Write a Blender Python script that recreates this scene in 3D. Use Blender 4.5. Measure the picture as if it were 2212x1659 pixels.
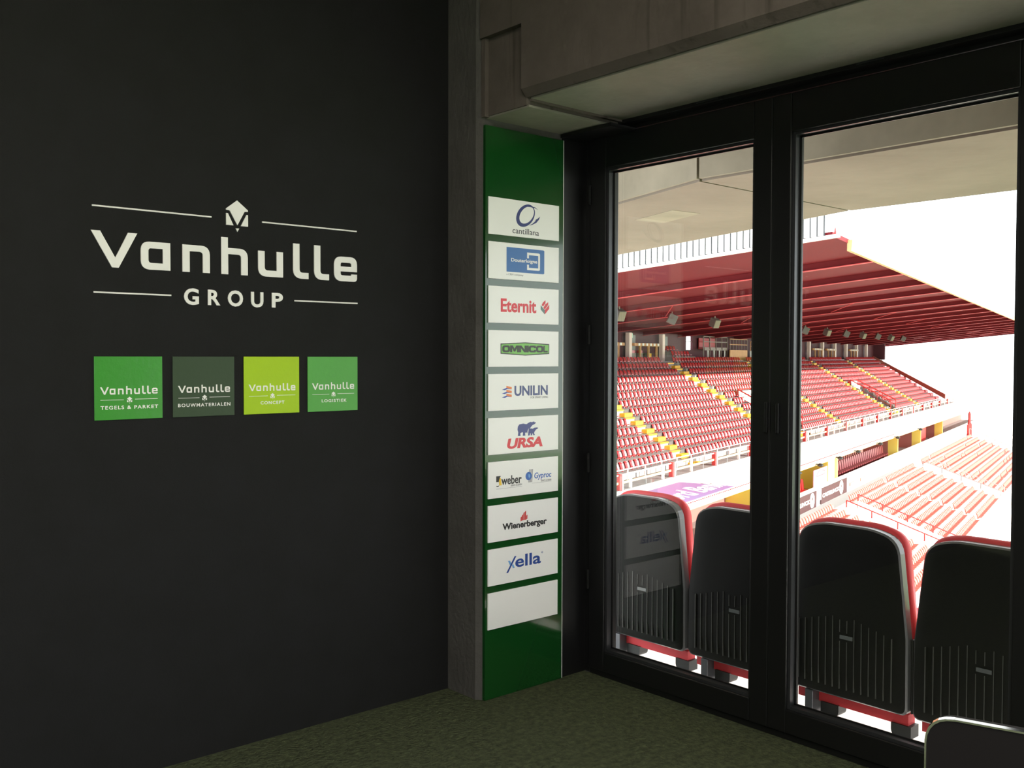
import bpy, math, random
from mathutils import Vector, Matrix
from mathutils.geometry import tessellate_polygon
random.seed(7)
scene = bpy.context.scene
for o in list(bpy.data.objects): bpy.data.objects.remove(o)
COL = scene.collection
R = math.radians

# ------------------------------------------------------------------ camera, sky, sun, exposure
YAW, PITCH, ROLL, FPX, EYE = R(48.82), R(-1.648), R(0.139), 2105.8, 1.5
fw = Vector((math.cos(YAW)*math.cos(PITCH), math.sin(YAW)*math.cos(PITCH), math.sin(PITCH)))
rt = fw.cross(Vector((0, 0, 1))).normalized(); up = rt.cross(fw)
rt, up = rt*math.cos(ROLL) + up*math.sin(ROLL), up*math.cos(ROLL) - rt*math.sin(ROLL)
cam_d = bpy.data.cameras.new('camera'); cam = bpy.data.objects.new('camera', cam_d); COL.objects.link(cam)
cam_d.sensor_fit = 'HORIZONTAL'; cam_d.sensor_width = 36; cam_d.lens = FPX/2212*36
cam_d.clip_start = .05; cam_d.clip_end = 1000
cam.matrix_world = Matrix(((rt.x, up.x, -fw.x, 0), (rt.y, up.y, -fw.y, 0), (rt.z, up.z, -fw.z, EYE), (0, 0, 0, 1)))
scene.camera = cam

world = bpy.data.worlds.new('sky'); scene.world = world; world.use_nodes = True
bg = world.node_tree.nodes['Background']
bg.inputs['Color'].default_value = (.96, .98, 1, 1); bg.inputs['Strength'].default_value = 4.0
SUN_AZ, SUN_EL = R(-70), R(15.5)
sun_d = bpy.data.lights.new('sun', 'SUN'); sun_d.energy = 17; sun_d.angle = R(.8); sun_d.color = (1, .95, .88)
sun = bpy.data.objects.new('sun', sun_d); COL.objects.link(sun); sun.location = (20, -12, 30)
sdir = Vector((math.cos(SUN_AZ)*math.cos(SUN_EL), math.sin(SUN_AZ)*math.cos(SUN_EL), math.sin(SUN_EL)))
sun.rotation_euler = sdir.to_track_quat('Z', 'Y').to_euler()
vs = scene.view_settings
vs.view_transform = 'Standard'; vs.look = 'None'; vs.exposure = 0.0; vs.gamma = 1.0; vs.use_curve_mapping = False
scene.cycles.max_bounces = 12; scene.cycles.diffuse_bounces = 6; scene.cycles.transparent_max_bounces = 24
scene.cycles.use_denoising = True
scene.cycles.sample_clamp_indirect = 6

# ------------------------------------------------------------------ materials
def lin(c):
    return tuple((x/255/12.92 if x/255 <= .04045 else ((x/255+.055)/1.055)**2.4) for x in c)
MATS = {}
def M(name, rgb, rough=.6, metal=0.0, spec=.5, var=None, bump=None, coat=0.0, streak=None, trans=None):
    """var=(scale, rgb2, detail) noise mix; streak=(rgb, amount) vertical runs; bump=(scale, strength)"""
    m = bpy.data.materials.new(name); m.use_nodes = True; nt = m.node_tree; n = nt.nodes; l = nt.links
    b = n['Principled BSDF']; b.inputs['Roughness'].default_value = rough; b.inputs['Metallic'].default_value = metal
    b.inputs['Specular IOR Level'].default_value = spec; b.inputs['Coat Weight'].default_value = coat
    b.inputs['Base Color'].default_value = (*lin(rgb), 1)
    tc = n.new('ShaderNodeTexCoord'); out = None
    if var:
        t = n.new('ShaderNodeTexNoise'); t.inputs['Scale'].default_value = var[0]; t.inputs['Detail'].default_value = var[2] if len(var) > 2 else 5
        t.inputs['Roughness'].default_value = .62
        l.new(tc.outputs['Object'], t.inputs['Vector'])
        cr = n.new('ShaderNodeValToRGB'); cr.color_ramp.elements[0].position = .35; cr.color_ramp.elements[1].position = .68
        cr.color_ramp.elements[0].color = (*lin(rgb), 1); cr.color_ramp.elements[1].color = (*lin(var[1]), 1)
        l.new(t.outputs['Fac'], cr.inputs['Fac']); out = cr.outputs['Color']
    if streak:
        mp = n.new('ShaderNodeMapping'); mp.inputs['Scale'].default_value = (14, 14, .8); l.new(tc.outputs['Object'], mp.inputs['Vector'])
        t = n.new('ShaderNodeTexNoise'); t.inputs['Scale'].default_value = 1.2; t.inputs['Detail'].default_value = 4; l.new(mp.outputs['Vector'], t.inputs['Vector'])
        cr = n.new('ShaderNodeValToRGB'); cr.color_ramp.elements[0].position = .58; cr.color_ramp.elements[1].position = .76
        cr.color_ramp.elements[0].color = (0, 0, 0, 1); cr.color_ramp.elements[1].color = (streak[1],)*3 + (1,)
        l.new(t.outputs['Fac'], cr.inputs['Fac'])
        mx = n.new('ShaderNodeMixRGB'); mx.inputs['Color2'].default_value = (*lin(streak[0]), 1); mx.inputs['Color1'].default_value = (*lin(rgb), 1)
        l.new(cr.outputs['Color'], mx.inputs['Fac'])
        if out: l.new(out, mx.inputs['Color1'])
        out = mx.outputs['Color']
    if out: l.new(out, b.inputs['Base Color'])
    if bump:
        t = n.new('ShaderNodeTexNoise'); t.inputs['Scale'].default_value = bump[0]; t.inputs['Detail'].default_value = 6
        l.new(tc.outputs['Object'], t.inputs['Vector'])
        bp = n.new('ShaderNodeBump'); bp.inputs['Strength'].default_value = bump[1]; bp.inputs['Distance'].default_value = .02
        l.new(t.outputs['Fac'], bp.inputs['Height']); l.new(bp.outputs['Normal'], b.inputs['Normal'])
    MATS[name] = m; return m
def glass_mat(name, tint=(1, 1, 1), ior=1.5):
    m = bpy.data.materials.new(name); m.use_nodes = True; nt = m.node_tree; n = nt.nodes; l = nt.links
    n.remove(n['Principled BSDF'])
    tr = n.new('ShaderNodeBsdfTransparent'); tr.inputs['Color'].default_value = (*tint, 1)
    gl = n.new('ShaderNodeBsdfGlossy'); gl.inputs['Roughness'].default_value = 0.0
    ge = n.new('ShaderNodeNewGeometry'); dt = n.new('ShaderNodeVectorMath'); dt.operation = 'DOT_PRODUCT'
    l.new(ge.outputs['Incoming'], dt.inputs[0]); l.new(ge.outputs['Normal'], dt.inputs[1])
    def ma(op, a, b):                         # Schlick reflectance, the same from both sides of the pane
        q = n.new('ShaderNodeMath'); q.operation = op
        for i, x in enumerate((a, b)):
            if hasattr(x, 'links'): l.new(x, q.inputs[i])
            elif x is not None: q.inputs[i].default_value = x
        return q.outputs[0]
    fr = ma('ADD', ma('MULTIPLY', ma('POWER', ma('SUBTRACT', 1.0, ma('ABSOLUTE', dt.outputs['Value'], None)), 5.0), .96), ((ior-1)/(ior+1))**2)
    mx = n.new('ShaderNodeMixShader'); l.new(fr, mx.inputs[0]); l.new(tr.outputs[0], mx.inputs[1]); l.new(gl.outputs[0], mx.inputs[2])
    l.new(mx.outputs[0], n['Material Output'].inputs['Surface']); MATS[name] = m; return m
def lamp_mat(name, rgb, s):
    m = bpy.data.materials.new(name); m.use_nodes = True; n = m.node_tree.nodes; b = n['Principled BSDF']
    b.inputs['Emission Color'].default_value = (*lin(rgb), 1); b.inputs['Emission Strength'].default_value = s; MATS[name] = m; return m

M('black_wall', (26, 26, 27), .75, spec=.22, var=(7, (23, 23, 23)), bump=(160, .12))
M('concrete', (100, 92, 86), .8, spec=.3, var=(3.2, (84, 77, 71), 8), bump=(28, .25), streak=((44, 39, 33), .8))
M('concrete_smooth', (136, 134, 122), .75, spec=.3, var=(2.2, (118, 117, 105), 7), bump=(22, .15))
M('concrete_pier', (84, 82, 79), .85, spec=.3, var=(5, (74, 72, 69), 8), bump=(45, .3))
M('carpet', (64, 68, 53), .95, spec=.1, var=(38, (92, 101, 75), 10), bump=(70, 1.0))
M('plaster_dark', (70, 70, 68), .8, var=(4, (62, 62, 60)))
M('ceiling_concrete', (105, 103, 98), .85, var=(3, (90, 88, 82)), bump=(20, .2))
M('green_panel', (16, 66, 25), .12, spec=.5, coat=.3)
M('sign_white', (238, 238, 236), .22, spec=.5)
M('panel_edge', (205, 205, 198), .4)
M('letter_white', (240, 239, 235), .5)
M('black_alu', (21, 21, 22), .36, spec=.5)
M('gasket', (9, 9, 9), .55)
M('alu_bead', (62, 63, 66), .3, metal=.5)
glass_mat('pane_glass', (.97, .985, .975))
M('tile_green', (62, 150, 50), .25, bump=(40, .06)); M('tile_dark', (58, 76, 54), .38, spec=.25, bump=(40, .06))
M('tile_lime', (166, 204, 18), .38, spec=.3, bump=(40, .05)); M('tile_leaf', (82, 164, 66), .34, spec=.35, bump=(40, .05))
for nm, c in dict(navy=(32, 46, 110), ink=(48, 48, 56), blue=(52, 108, 176), red=(206, 38, 56), greygreen=(98, 128, 128), badge=(120, 190, 84),
                  black=(24, 22, 20), steelblue=(62, 74, 130), orange=(232, 128, 62), royal=(48, 72, 168), bearblue=(62, 66, 136), signred=(220, 52, 66),
                  yellow=(236, 196, 50), globe=(42, 96, 178), greytext=(130, 130, 134), flame=(204, 38, 34), xblue=(28, 66, 146), xlight=(110, 164, 216), grey=(150, 150, 155)).items():
    M('print_'+nm, c, .35)
M('chair_shell', (20, 20, 20), .65, spec=.12, bump=(300, .05)); M('chair_rim', (96, 96, 100), .22, spec=.6); M('chair_red', (212, 54, 64), .6, bump=(220, .1))
M('chair_rib', (74, 75, 73), .5); M('chair_metal', (84, 86, 92), .35, metal=.3); M('chair_block', (30, 31, 32), .5); M('chair_tag', (92, 96, 98), .4)
M('deck_white', (226, 224, 220), .7, var=(1.5, (214, 212, 208)))
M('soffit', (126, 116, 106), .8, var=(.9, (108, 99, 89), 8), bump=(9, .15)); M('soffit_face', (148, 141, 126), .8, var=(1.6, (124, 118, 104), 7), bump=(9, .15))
M('seat_red', (178, 30, 34), .34, spec=.55); M('seat_flare_pale', (214, 88, 74), .5); M('seat_dark', (96, 30, 34), .45); M('terrace', (142, 134, 131), .8, var=(1.2, (122, 115, 112)))
M('aisle_shade_grey', (78, 73, 71), .85); M('terrace_white', (236, 226, 220), .8); M('step_yellow', (236, 176, 26), .6); M('roof_red', (104, 22, 30), .65, spec=.2, var=(.5, (96, 20, 28)))
M('rafter_red_lit', (196, 70, 76), .45); M('gutter', (214, 178, 130), .6); M('screen_white', (244, 244, 242), .5); M('batten', (52, 54, 60), .6)
M('back_wall', (86, 34, 45), .7, var=(.4, (76, 30, 40))); M('corrugated', (124, 128, 124), .5, bump=(3, .3)); M('post_white', (242, 216, 206), .5); M('wood', (206, 150, 100), .6, var=(6, (190, 134, 84)))
M('plywood', (214, 160, 106), .6, var=(2, (198, 146, 94))); M('steel', (128, 112, 100), .5, metal=.2); M('white_paint', (242, 240, 236), .55)
M('rail_red', (188, 48, 46), .45); M('rail_white', (240, 228, 222), .5); M('rail_grey', (140, 138, 138), .5); M('speaker_grey', (96, 96, 92), .6); M('speaker_face', (122, 116, 100), .6)
M('canopy_white', (238, 236, 232), .7); M('banner_pink', (166, 116, 162), .6, var=(.25, (146, 128, 172))); M('hoarding', (54, 20, 24), .6); M('box_yellow', (226, 206, 96), .6); M('box_back', (150, 92, 84), .7)
M('pale_green', (190, 222, 200), .6); M('pale_pink', (196, 138, 154), .6); M('stringer', (150, 86, 70), .6); M('lamp_black', (34, 32, 30), .5)
M('inner_chair', (24, 21, 22), .7, spec=.2); M('chrome', (220, 220, 224), .12, metal=1.0); M('pitch', (120, 150, 84), .9, var=(.3, (106, 138, 74))); M('ground', (222, 216, 208), .9)
glass_mat('screen_glass', (.9, .95, .95))
lamp_mat('lamp_glow', (255, 246, 228), 43.0)

# ------------------------------------------------------------------ mesh helpers
class MB:
    def __init__(s): s.v = []; s.f = []
    def add(s, vs_, fs, fn=None):
        k = len(s.v); s.v += [tuple(fn(*p)) if fn else tuple(p) for p in vs_]; s.f += [tuple(i+k for i in f) for f in fs]; return s
    def box(s, x0, x1, y0, y1, z0, z1):
        return s.add([(x0, y0, z0), (x1, y0, z0), (x1, y1, z0), (x0, y1, z0), (x0, y0, z1), (x1, y0, z1), (x1, y1, z1), (x0, y1, z1)],
                     [(3, 2, 1, 0), (4, 5, 6, 7), (0, 1, 5, 4), (1, 2, 6, 5), (2, 3, 7, 6), (3, 0, 4, 7)])
    def hexa(s, p): return s.add(p, [(3, 2, 1, 0), (4, 5, 6, 7), (0, 1, 5, 4), (1, 2, 6, 5), (2, 3, 7, 6), (3, 0, 4, 7)])
    def tube(s, a, b, r, n=8):
        a, b = Vector(a), Vector(b); d = (b-a).normalized(); u = d.orthogonal().normalized(); w = d.cross(u); vs_ = []
        for p in (a, b): vs_ += [tuple(p + (u*math.cos(2*math.pi*i/n) + w*math.sin(2*math.pi*i/n))*r) for i in range(n)]
        fs = [(i, (i+1) % n, n+(i+1) % n, n+i) for i in range(n)] + [tuple(range(n))[::-1], tuple(range(n, 2*n))]
        return s.add(vs_, fs)
    def prism(s, loops, d0, d1, fn):
        """2-D loops (first the outline, then holes) extruded from d0 to d1; fn maps (u, v, w) to the place"""
        pts = [p for lp in loops for p in lp]; tris = tessellate_polygon([[Vector((p[0], p[1], 0)) for p in lp] for lp in loops]); n = len(pts)
        vs_ = [(p[0], p[1], d0) for p in pts] + [(p[0], p[1], d1) for p in pts]; fs = []
        for t in tris:
            a, b, c = (pts[i] for i in t)
            if (b[0]-a[0])*(c[1]-a[1])-(b[1]-a[1])*(c[0]-a[0]) < 0: t = (t[0], t[2], t[1])
            fs.append(tuple(i+n for i in t)); fs.append((t[0], t[2], t[1]))
        k = 0
        for lp in loops:
            m = len(lp); ar = sum(lp[i][0]*lp[(i+1) % m][1]-lp[(i+1) % m][0]*lp[i][1] for i in range(m)); first = lp is loops[0]
            for i in range(m):
                j = (i+1) % m; q = (k+i, k+j, k+j+n, k+i+n)
                fs.append(q if (ar > 0) == first else q[::-1])
            k += m
        return s.add(vs_, fs, fn)
    def loft(s, rings, caps=(True, True)):
        n = len(rings[0]); vs_ = [p for r in rings for p in r]; fs = []
        for k in range(len(rings)-1): fs += [(k*n+i, k*n+(i+1) % n, (k+1)*n+(i+1) % n, (k+1)*n+i) for i in range(n)]
        if caps[0]: fs.append(tuple(range(n))[::-1])
        if caps[1]: fs.append(tuple(range((len(rings)-1)*n, len(rings)*n)))
        return s.add(vs_, fs)
    def mesh(s, name, off=(0, 0, 0), smooth=False):
        me = bpy.data.meshes.new(name); me.from_pydata([(a-off[0], b-off[1], c-off[2]) for a, b, c in s.v], [], s.f)
        me.validate(); me.update()
        if smooth: me.shade_smooth() if hasattr(me, 'shade_smooth') else None
        return me
AZ = R(16.76)
def FW(p): return Vector(p)
def FS(p):                                   # stand frame: (along the rows, away from the pitch, height over the eye)
    return Vector((p[0]*math.cos(AZ) - p[1]*math.sin(AZ), p[0]*math.sin(AZ) + p[1]*math.cos(AZ), EYE + p[2]))
def tag(o, label=None, cat=None, group=None, kind=None):
    for k, v_ in (('label', label), ('category', cat), ('group', group), ('kind', kind)):
        if v_: o[k] = v_
    return o
def obj(name, mb, mat, org=(0, 0, 0), stand=False, smooth=False):
    o = bpy.data.objects.new(name, mb.mesh(name, org, smooth) if isinstance(mb, MB) else mb)
    o.data.materials.clear(); o.data.materials.append(MATS[mat]); COL.objects.link(o)
    o.location = FS(org) if stand else FW(org); o.rotation_euler[2] = AZ if stand else 0
    return o
class Thing:
    def __init__(s, name, label=None, cat=None, org=(0, 0, 0), stand=False, group=None, kind=None):
        s.org = org; s.o = bpy.data.objects.new(name, None); COL.objects.link(s.o); s.o.empty_display_size = .1
        s.o.location = FS(org) if stand else FW(org); s.o.rotation_euler[2] = AZ if stand else 0
        tag(s.o, label, cat, group, kind)
    def part(s, name, mb, mat, parent=None, label=None, smooth=False, kind=None, bevel=0):
        o = bpy.data.objects.new(name, mb.mesh(name, s.org, smooth) if isinstance(mb, MB) else mb)
        if not o.data.materials: o.data.materials.append(MATS[mat])
        COL.objects.link(o); o.parent = parent or s.o; tag(o, label, kind=kind)
        if bevel: md = o.modifiers.new('edge', 'BEVEL'); md.width = bevel; md.segments = 2; md.limit_method = 'ANGLE'
        return o
def copy_tree(o, loc, parent=None):
    c = o.copy(); COL.objects.link(c); c.parent = parent
    if parent is None: c.location = loc
    for ch in list(o.children): copy_tree(ch, None, c)
    return c
def B(*a): return MB().box(*a)
ORD = 'first second third fourth fifth sixth seventh eighth ninth tenth eleventh twelfth thirteenth fourteenth fifteenth sixteenth seventeenth eighteenth nineteenth twentieth'.split()
def ordn(i):
    if i < 20: return ORD[i]
    k = i+1; return '%d%s' % (k, {1: 'st', 2: 'nd', 3: 'rd'}.get(k % 10, 'th') if k % 100 not in (11, 12, 13) else 'th')
def rounded(pts, seg=6):
    """corner list (x, y[, r]) -> polygon with arcs"""
    out = []; n = len(pts)
    for i, p in enumerate(pts):
        r = p[2] if len(p) > 2 else 0
        if not r: out.append((p[0], p[1])); continue
        a, b, c = Vector(pts[i-1][:2]), Vector(p[:2]), Vector(pts[(i+1) % n][:2])
        d1, d2 = (a-b).normalized(), (c-b).normalized(); ang = d1.angle(d2); t = min(r/math.tan(ang/2), (a-b).length*.5, (c-b).length*.5)
        p1, p2 = b+d1*t, b+d2*t
        for k in range(seg+1):
            s = k/seg; q = p1*(1-s)**2 + b*2*s*(1-s)*.92 + b*0 + p2*s**2 + ((p1+p2)*.5)*(2*s*(1-s)*.08); out.append((q.x, q.y))
    return out
def ell(cx, cy, a, b, rot=0, n=40):
    c, s = math.cos(R(rot)), math.sin(R(rot))
    return [(cx+a*math.cos(2*math.pi*i/n)*c-b*math.sin(2*math.pi*i/n)*s, cy+a*math.cos(2*math.pi*i/n)*s+b*math.sin(2*math.pi*i/n)*c) for i in range(n)]
def rect(x0, x1, y0, y1): return [(x0, y0), (x1, y0), (x1, y1), (x0, y1)]
def text_mb(s, x0, x1, y0, y1, fn, depth=.001, bold=0.0, shear=0.0, space=1.0, w0=0.0):
    """lettering fitted into the rectangle x0..x1, y0..y1 of the plane fn(u, v, w)"""
    cu = bpy.data.curves.new('lettering', 'FONT'); cu.body = s; cu.size = 1; cu.offset = bold; cu.shear = shear; cu.space_character = space; cu.fill_mode = 'BOTH'; cu.extrude = .5
    cu.resolution_u = 4
    ob = bpy.data.objects.new('lettering', cu); me = bpy.data.meshes.new_from_object(ob)
    xs = [v.co.x for v in me.vertices]; ys = [v.co.y for v in me.vertices]; a, b, c, d = min(xs), max(xs), min(ys), max(ys)
    mb = MB(); mb.add([(x0+(v.co.x-a)/(b-a)*(x1-x0), y0+(v.co.y-c)/(d-c)*(y1-y0), w0+(v.co.z+.5)*depth) for v in me.vertices], [tuple(p.vertices) for p in me.polygons], fn)
    bpy.data.objects.remove(ob); bpy.data.curves.remove(cu); bpy.data.meshes.remove(me); return mb
def join(*ms):
    r = MB()
    for m in ms: r.add(m.v, m.f)
    return r

# ------------------------------------------------------------------ the room
WY, PY, PX = 3.47, 3.247, 2.656              # black wall plane, jamb plane, concrete face plane
o = obj('floor', B(-4.5, 3.30, -2.6, 3.6, -.12, 0), 'carpet'); tag(o, 'dark green mottled carpet floor', kind='structure')
o = obj('wall_left', B(-4.5, 2.70, WY, WY+.25, 0, 3.7), 'black_wall'); tag(o, 'matt black painted wall carrying the white lettering', kind='structure')
o = obj('wall_back', B(-4.7, -4.5, -2.85, WY+.25, 0, 3.7), 'plaster_dark'); tag(o, 'grey back wall behind the viewpoint', kind='structure')
o = obj('wall_right', B(-4.5, 3.46, -2.85, -2.6, 2.62, 3.7).box(-4.5, -4.3, -2.85, -2.6, 0, 2.62).box(1.2, 3.46, -2.85, -2.6, 0, 2.62).box(-4.3, 1.2, -2.85, -2.6, 0, .1), 'plaster_dark'); tag(o, 'grey side wall around the added side window', kind='structure')
w2 = Thing('added_window', 'unseen side window added to light the room, right of the viewpoint', kind='structure', org=(-.6, -2.7, .1))  # added window out of view, brings more daylight onto the left wall
for i in range(5): w2.part('mullion', B(-4.3+i*1.3625, -4.25+i*1.3625, -2.76, -2.69, .1, 2.62), 'black_alu')
for i in range(4): w2.part('glass_pane', B(-4.25+i*1.3625, -4.3+(i+1)*1.3625, -2.73, -2.722, .1, 2.62), 'pane_glass')
o = obj('ceiling', B(-4.7, 3.46, -2.85, WY+.25, 3.7, 3.9), 'ceiling_concrete'); tag(o, 'bare concrete ceiling slab', kind='structure')
# facade wall: pier with a chamfered arris, head block and lintel, one opening
wf = Thing('wall_front', 'fair-faced concrete facade wall framing the black doors', kind='structure', org=(PX, PY, 0))
XO = 3.46
pier = MB().prism([[(PX, WY+.25), (PX, PY+.028), (PX+.02, PY+.004), (PX+.05, PY), (XO, PY), (XO, WY+.25)]], 0, 3.7, lambda u, v, w: (u, v, w))
wf.part('pier', pier, 'concrete_pier')
wf.part('head_block', B(PX+.03, XO, 2.985, PY, 2.525, 2.85), 'concrete')
wf.part('pier_head', B(PX, XO, 2.985, PY+.001, 2.85, 3.7).box(PX+.01, PX+.04, PY-.02, PY+.004, 2.52, 2.85), 'concrete')
lp = [(PX, 2.585), (PX+.028, 2.556), (XO, 2.556), (XO, 3.7), (PX, 3.7)]
lint = MB().prism([lp], -1.8, 2.985, lambda u, v, w: (u, w, v)); lint.f = [f[::-1] for f in lint.f]
wf.part('lintel', lint, 'concrete')
wf.part('soffit_facing', B(PX+.04, XO-.02, -1.8, 2.968, 2.548, 2.557), 'concrete_smooth')
wf.part('corner_soffit_facing', B(PX+.034, XO-.02, 2.975, PY-.002, 2.517, 2.526), 'concrete_smooth')
wf.part('right_pier', B(PX, XO, -2.6, -1.8, 0, 3.7), 'concrete_pier')
wf.part('seam', B(PX+.04, XO-.02, 2.960, 2.974, 2.540, 2.549), 'concrete')

# black aluminium doors: fixed frame and leaves
JX0, SX, GX = 3.137, 3.285, 3.335
w1 = Thing('window_1', 'black aluminium fixed frame around the glazed doors', kind='structure', org=(SX, PY, 0))
w1.part('jamb_lining', B(JX0+.006, SX+.02, PY-.006, PY+.012, 0, 2.50), 'black_alu', bevel=.002)
w1.part('jamb', B(SX+.015, 3.40, 3.208, PY-.004, 0, 2.515), 'black_alu', bevel=.003)
w1.part('head', B(SX+.012, 3.40, -1.8, PY-.004, 2.518, 2.56), 'black_alu', bevel=.003)
w1.part('head_cover', B(SX-.05, SX+.012, -1.8, PY-.004, 2.532, 2.558), 'black_alu', bevel=.002)
w1.part('corner_cover', B(3.13, SX+.012, 2.93, PY-.004, 2.50, 2.5165), 'black_alu')
w1.part('threshold', B(SX+.012, 3.40, -1.8, 3.208, 0, .026), 'black_alu', bevel=.003)
for y0, y1 in ((2.438, 2.548), (1.729, 1.834)):
    w1.part('vent_slot', B(SX-.053, SX-.049, y0, y1, 2.541, 2.547), 'alu_bead')
def leaf(n, ya, yb, hinge_left, label):
    """ya > yb: left and right edge of the leaf"""
    T = Thing('door_%d' % n, label, kind='structure', org=(SX, (ya+yb)/2, .03)); st = .085; yl = ya-(ya-3.107 if n == 1 else st); yr = yb+st
    z0, z1, zb, zt = .03, 2.512, .123, 2.363
    sa = T.part('stile', B(SX, 3.375, yl, ya, z0, z1), 'black_alu', bevel=.004); sb = T.part('stile', B(SX, 3.375, yb, yr, z0, z1), 'black_alu', bevel=.004)
    T.part('top_rail', B(SX, 3.375, yr, yl, zt, z1), 'black_alu', bevel=.004); T.part('bottom_rail', B(SX, 3.375, yr, yl, z0, zb), 'black_alu', bevel=.004)
    bd = MB()
    bd.box(SX+.012, GX-.008, yl-.012, yl, zb, zt).box(SX+.012, GX-.008, yr, yr+.012, zb, zt).box(SX+.012, GX-.008, yr+.012, yl-.012, zt-.012, zt).box(SX+.012, GX-.008, yr+.012, yl-.012, zb, zb+.012)
    T.part('glazing_bead', bd, 'alu_bead')
    gk = MB(); gk.box(GX-.008, GX-.002, yl-.02, yl, zb, zt).box(GX-.008, GX-.002, yr, yr+.02, zb, zt).box(GX-.008, GX-.002, yr, yl, zt-.02, zt).box(GX-.008, GX-.002, yr, yl, zb, zb+.018)
    T.part('gasket', gk, 'gasket')
    T.part('glass_pane', B(GX, GX+.008, yr-.01, yl+.01, zb-.01, zt+.01), 'pane_glass')
    yh = ya-.004 if hinge_left else yb+.004
    for zh in (.45, 1.0, 1.60, 2.25):
        T.part('hinge', MB().tube((SX-.006, yh, zh-.045), (SX-.006, yh, zh+.045), .007), 'black_alu', parent=sa if hinge_left else sb)
    yh = (yb+.012) if hinge_left else (ya-.04)
    h = T.part('handle', B(SX-.012, SX-.001, yh-.007, yh+.007, 1.20, 1.32), 'black_alu', parent=sb if hinge_left else sa, bevel=.003)
    return T
leaf(1, 3.205, 2.215, True, 'left glazed door leaf in black aluminium, next to the green panel')
leaf(2, 2.215, 1.208, False, 'second glazed door leaf in black aluminium, right of the double stile')
y = 1.208
for n in range(3, 6):
    leaf(n, y-.045 if n % 2 else y, y-.998, n % 2 == 1, 'glazed door leaf in black aluminium, %s to the right of the frame' % ordn(n-3)); y -= 1.0
    if n % 2: w1.part('mullion', B(SX+.015, 3.40, y+.957, y+.998, .03, 2.518), 'black_alu')

# green panel on the jamb
gp = Thing('green_panel', 'tall glossy green panel holding a column of white sign plates', 'panel', (2.9, PY, 0))
gp.part('board', B(2.674, JX0, 3.232, PY-.0005, .002, 2.487), 'green_panel')
gp.part('edge_trim', B(JX0, JX0+.005, 3.2325, PY-.0005, .002, 2.487), 'panel_edge')

# ------------------------------------------------------------------ wall lettering
YL = WY
def wallfn(u, v, w): return (u, YL-w, v)
def rr(*p): return rounded(p)
st = .027
GLY = {}                                      # letters in wall metres (x, z), later scaled for the plaques
GLY['V'] = [[(1.118, 1.928), (1.188, 1.804), (1.211, 1.804), (1.276, 1.928), (1.244, 1.928), (1.1995, 1.838), (1.149, 1.928)]]
GLY['a'] = [rr((1.288, 1.804, .03), (1.394, 1.804), (1.394, 1.903), (1.288, 1.903, .03)), rr((1.315, 1.828, .010), (1.315, 1.880, .010), (1.367, 1.880), (1.367, 1.828))]
GLY['n'] = [rr((1.439, 1.804), (1.466, 1.804), (1.466, 1.880), (1.516, 1.880, .012), (1.516, 1.804), (1.543, 1.804), (1.543, 1.903, .032), (1.439, 1.903))]
GLY['h'] = [rr((1.588, 1.804), (1.615, 1.804), (1.615, 1.880), (1.667, 1.880, .012), (1.667, 1.804), (1.694, 1.804), (1.694, 1.903, .032), (1.614, 1.903), (1.614, 1.942), (1.588, 1.942))]
GLY['u'] = [rr((1.737, 1.804, .032), (1.842, 1.804), (1.842, 1.902), (1.815, 1.902), (1.815, 1.828), (1.764, 1.828, .012), (1.764, 1.902), (1.737, 1.902))]
GLY['l'] = [rr((1.886, 1.804, .034), (1.954, 1.804), (1.954, 1.828), (1.914, 1.828, .013), (1.914, 1.941), (1.886, 1.941))]
GLY['l2'] = [[(x+.0935, z) for x, z in GLY['l'][0]]]
GLY['e'] = [rr((2.071, 1.804, .032), (2.179, 1.804, .026), (2.179, 1.834), (2.152, 1.834), (2.152, 1.828, .004), (2.101, 1.828, .010), (2.101, 1.844), (2.179, 1.844), (2.179, 1.904, .032), (2.071, 1.904, .032)),
            rr((2.101, 1.864), (2.101, 1.880, .010), (2.152, 1.880, .010), (2.152, 1.864))]
EMB = [[(1.652, 2.084), (1.608, 2.050), (1.608, 2.045), (1.622, 2.044), (1.653, 1.991), (1.682, 2.044), (1.696, 2.045), (1.696, 2.050)],
       [(1.608, 2.033), (1.608, 1.989), (1.637, 1.989), (1.615, 2.033)], [(1.667, 1.989), (1.696, 1.989), (1.696, 2.033), (1.690, 2.033)], [(1.646, 1.979), (1.653, 1.966), (1.660, 1.979)]]
def ccw(lp): return lp if sum(lp[i][0]*lp[(i+1) % len(lp)][1]-lp[(i+1) % len(lp)][0]*lp[i][1] for i in range(len(lp))) > 0 else lp[::-1]
def gmb(loops, fn=wallfn, d0=0, d1=.004):
    lps = [ccw(loops[0])] + [ccw(l)[::-1] for l in loops[1:]]; m = MB().prism(lps, d0, d1, fn); return m
lg = Thing('wall_logo', 'large white raised company lettering with house emblem and rules on the black wall', 'sign', (1.65, WY, 1.8))
for k in ('V', 'a', 'n', 'h', 'u', 'l', 'l2', 'e'): lg.part('letter', gmb(GLY[k]), 'letter_white')
for e in EMB: lg.part('emblem_piece', gmb([e]), 'letter_white')
for x0, x1, z in ((1.123, 1.551, 2.0125), (1.755, 2.179, 2.0125), (1.126, 1.397, 1.716), (1.892, 2.182, 1.716)):
    lg.part('rule', B(x0, x1, WY-.003, WY, z-.0026, z+.0026), 'letter_white')
for ch, x0, x1, z0, z1 in (('G', 1.444, 1.500, 1.684, 1.745), ('R', 1.535, 1.583, 1.686, 1.743), ('O', 1.613, 1.674, 1.684, 1.745), ('U', 1.707, 1.758, 1.684, 1.743), ('P', 1.794, 1.841, 1.686, 1.743)):
    lg.part('letter', text_mb(ch, x0, x1, z0, z1, wallfn, .004, bold=.028), 'letter_white')
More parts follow.
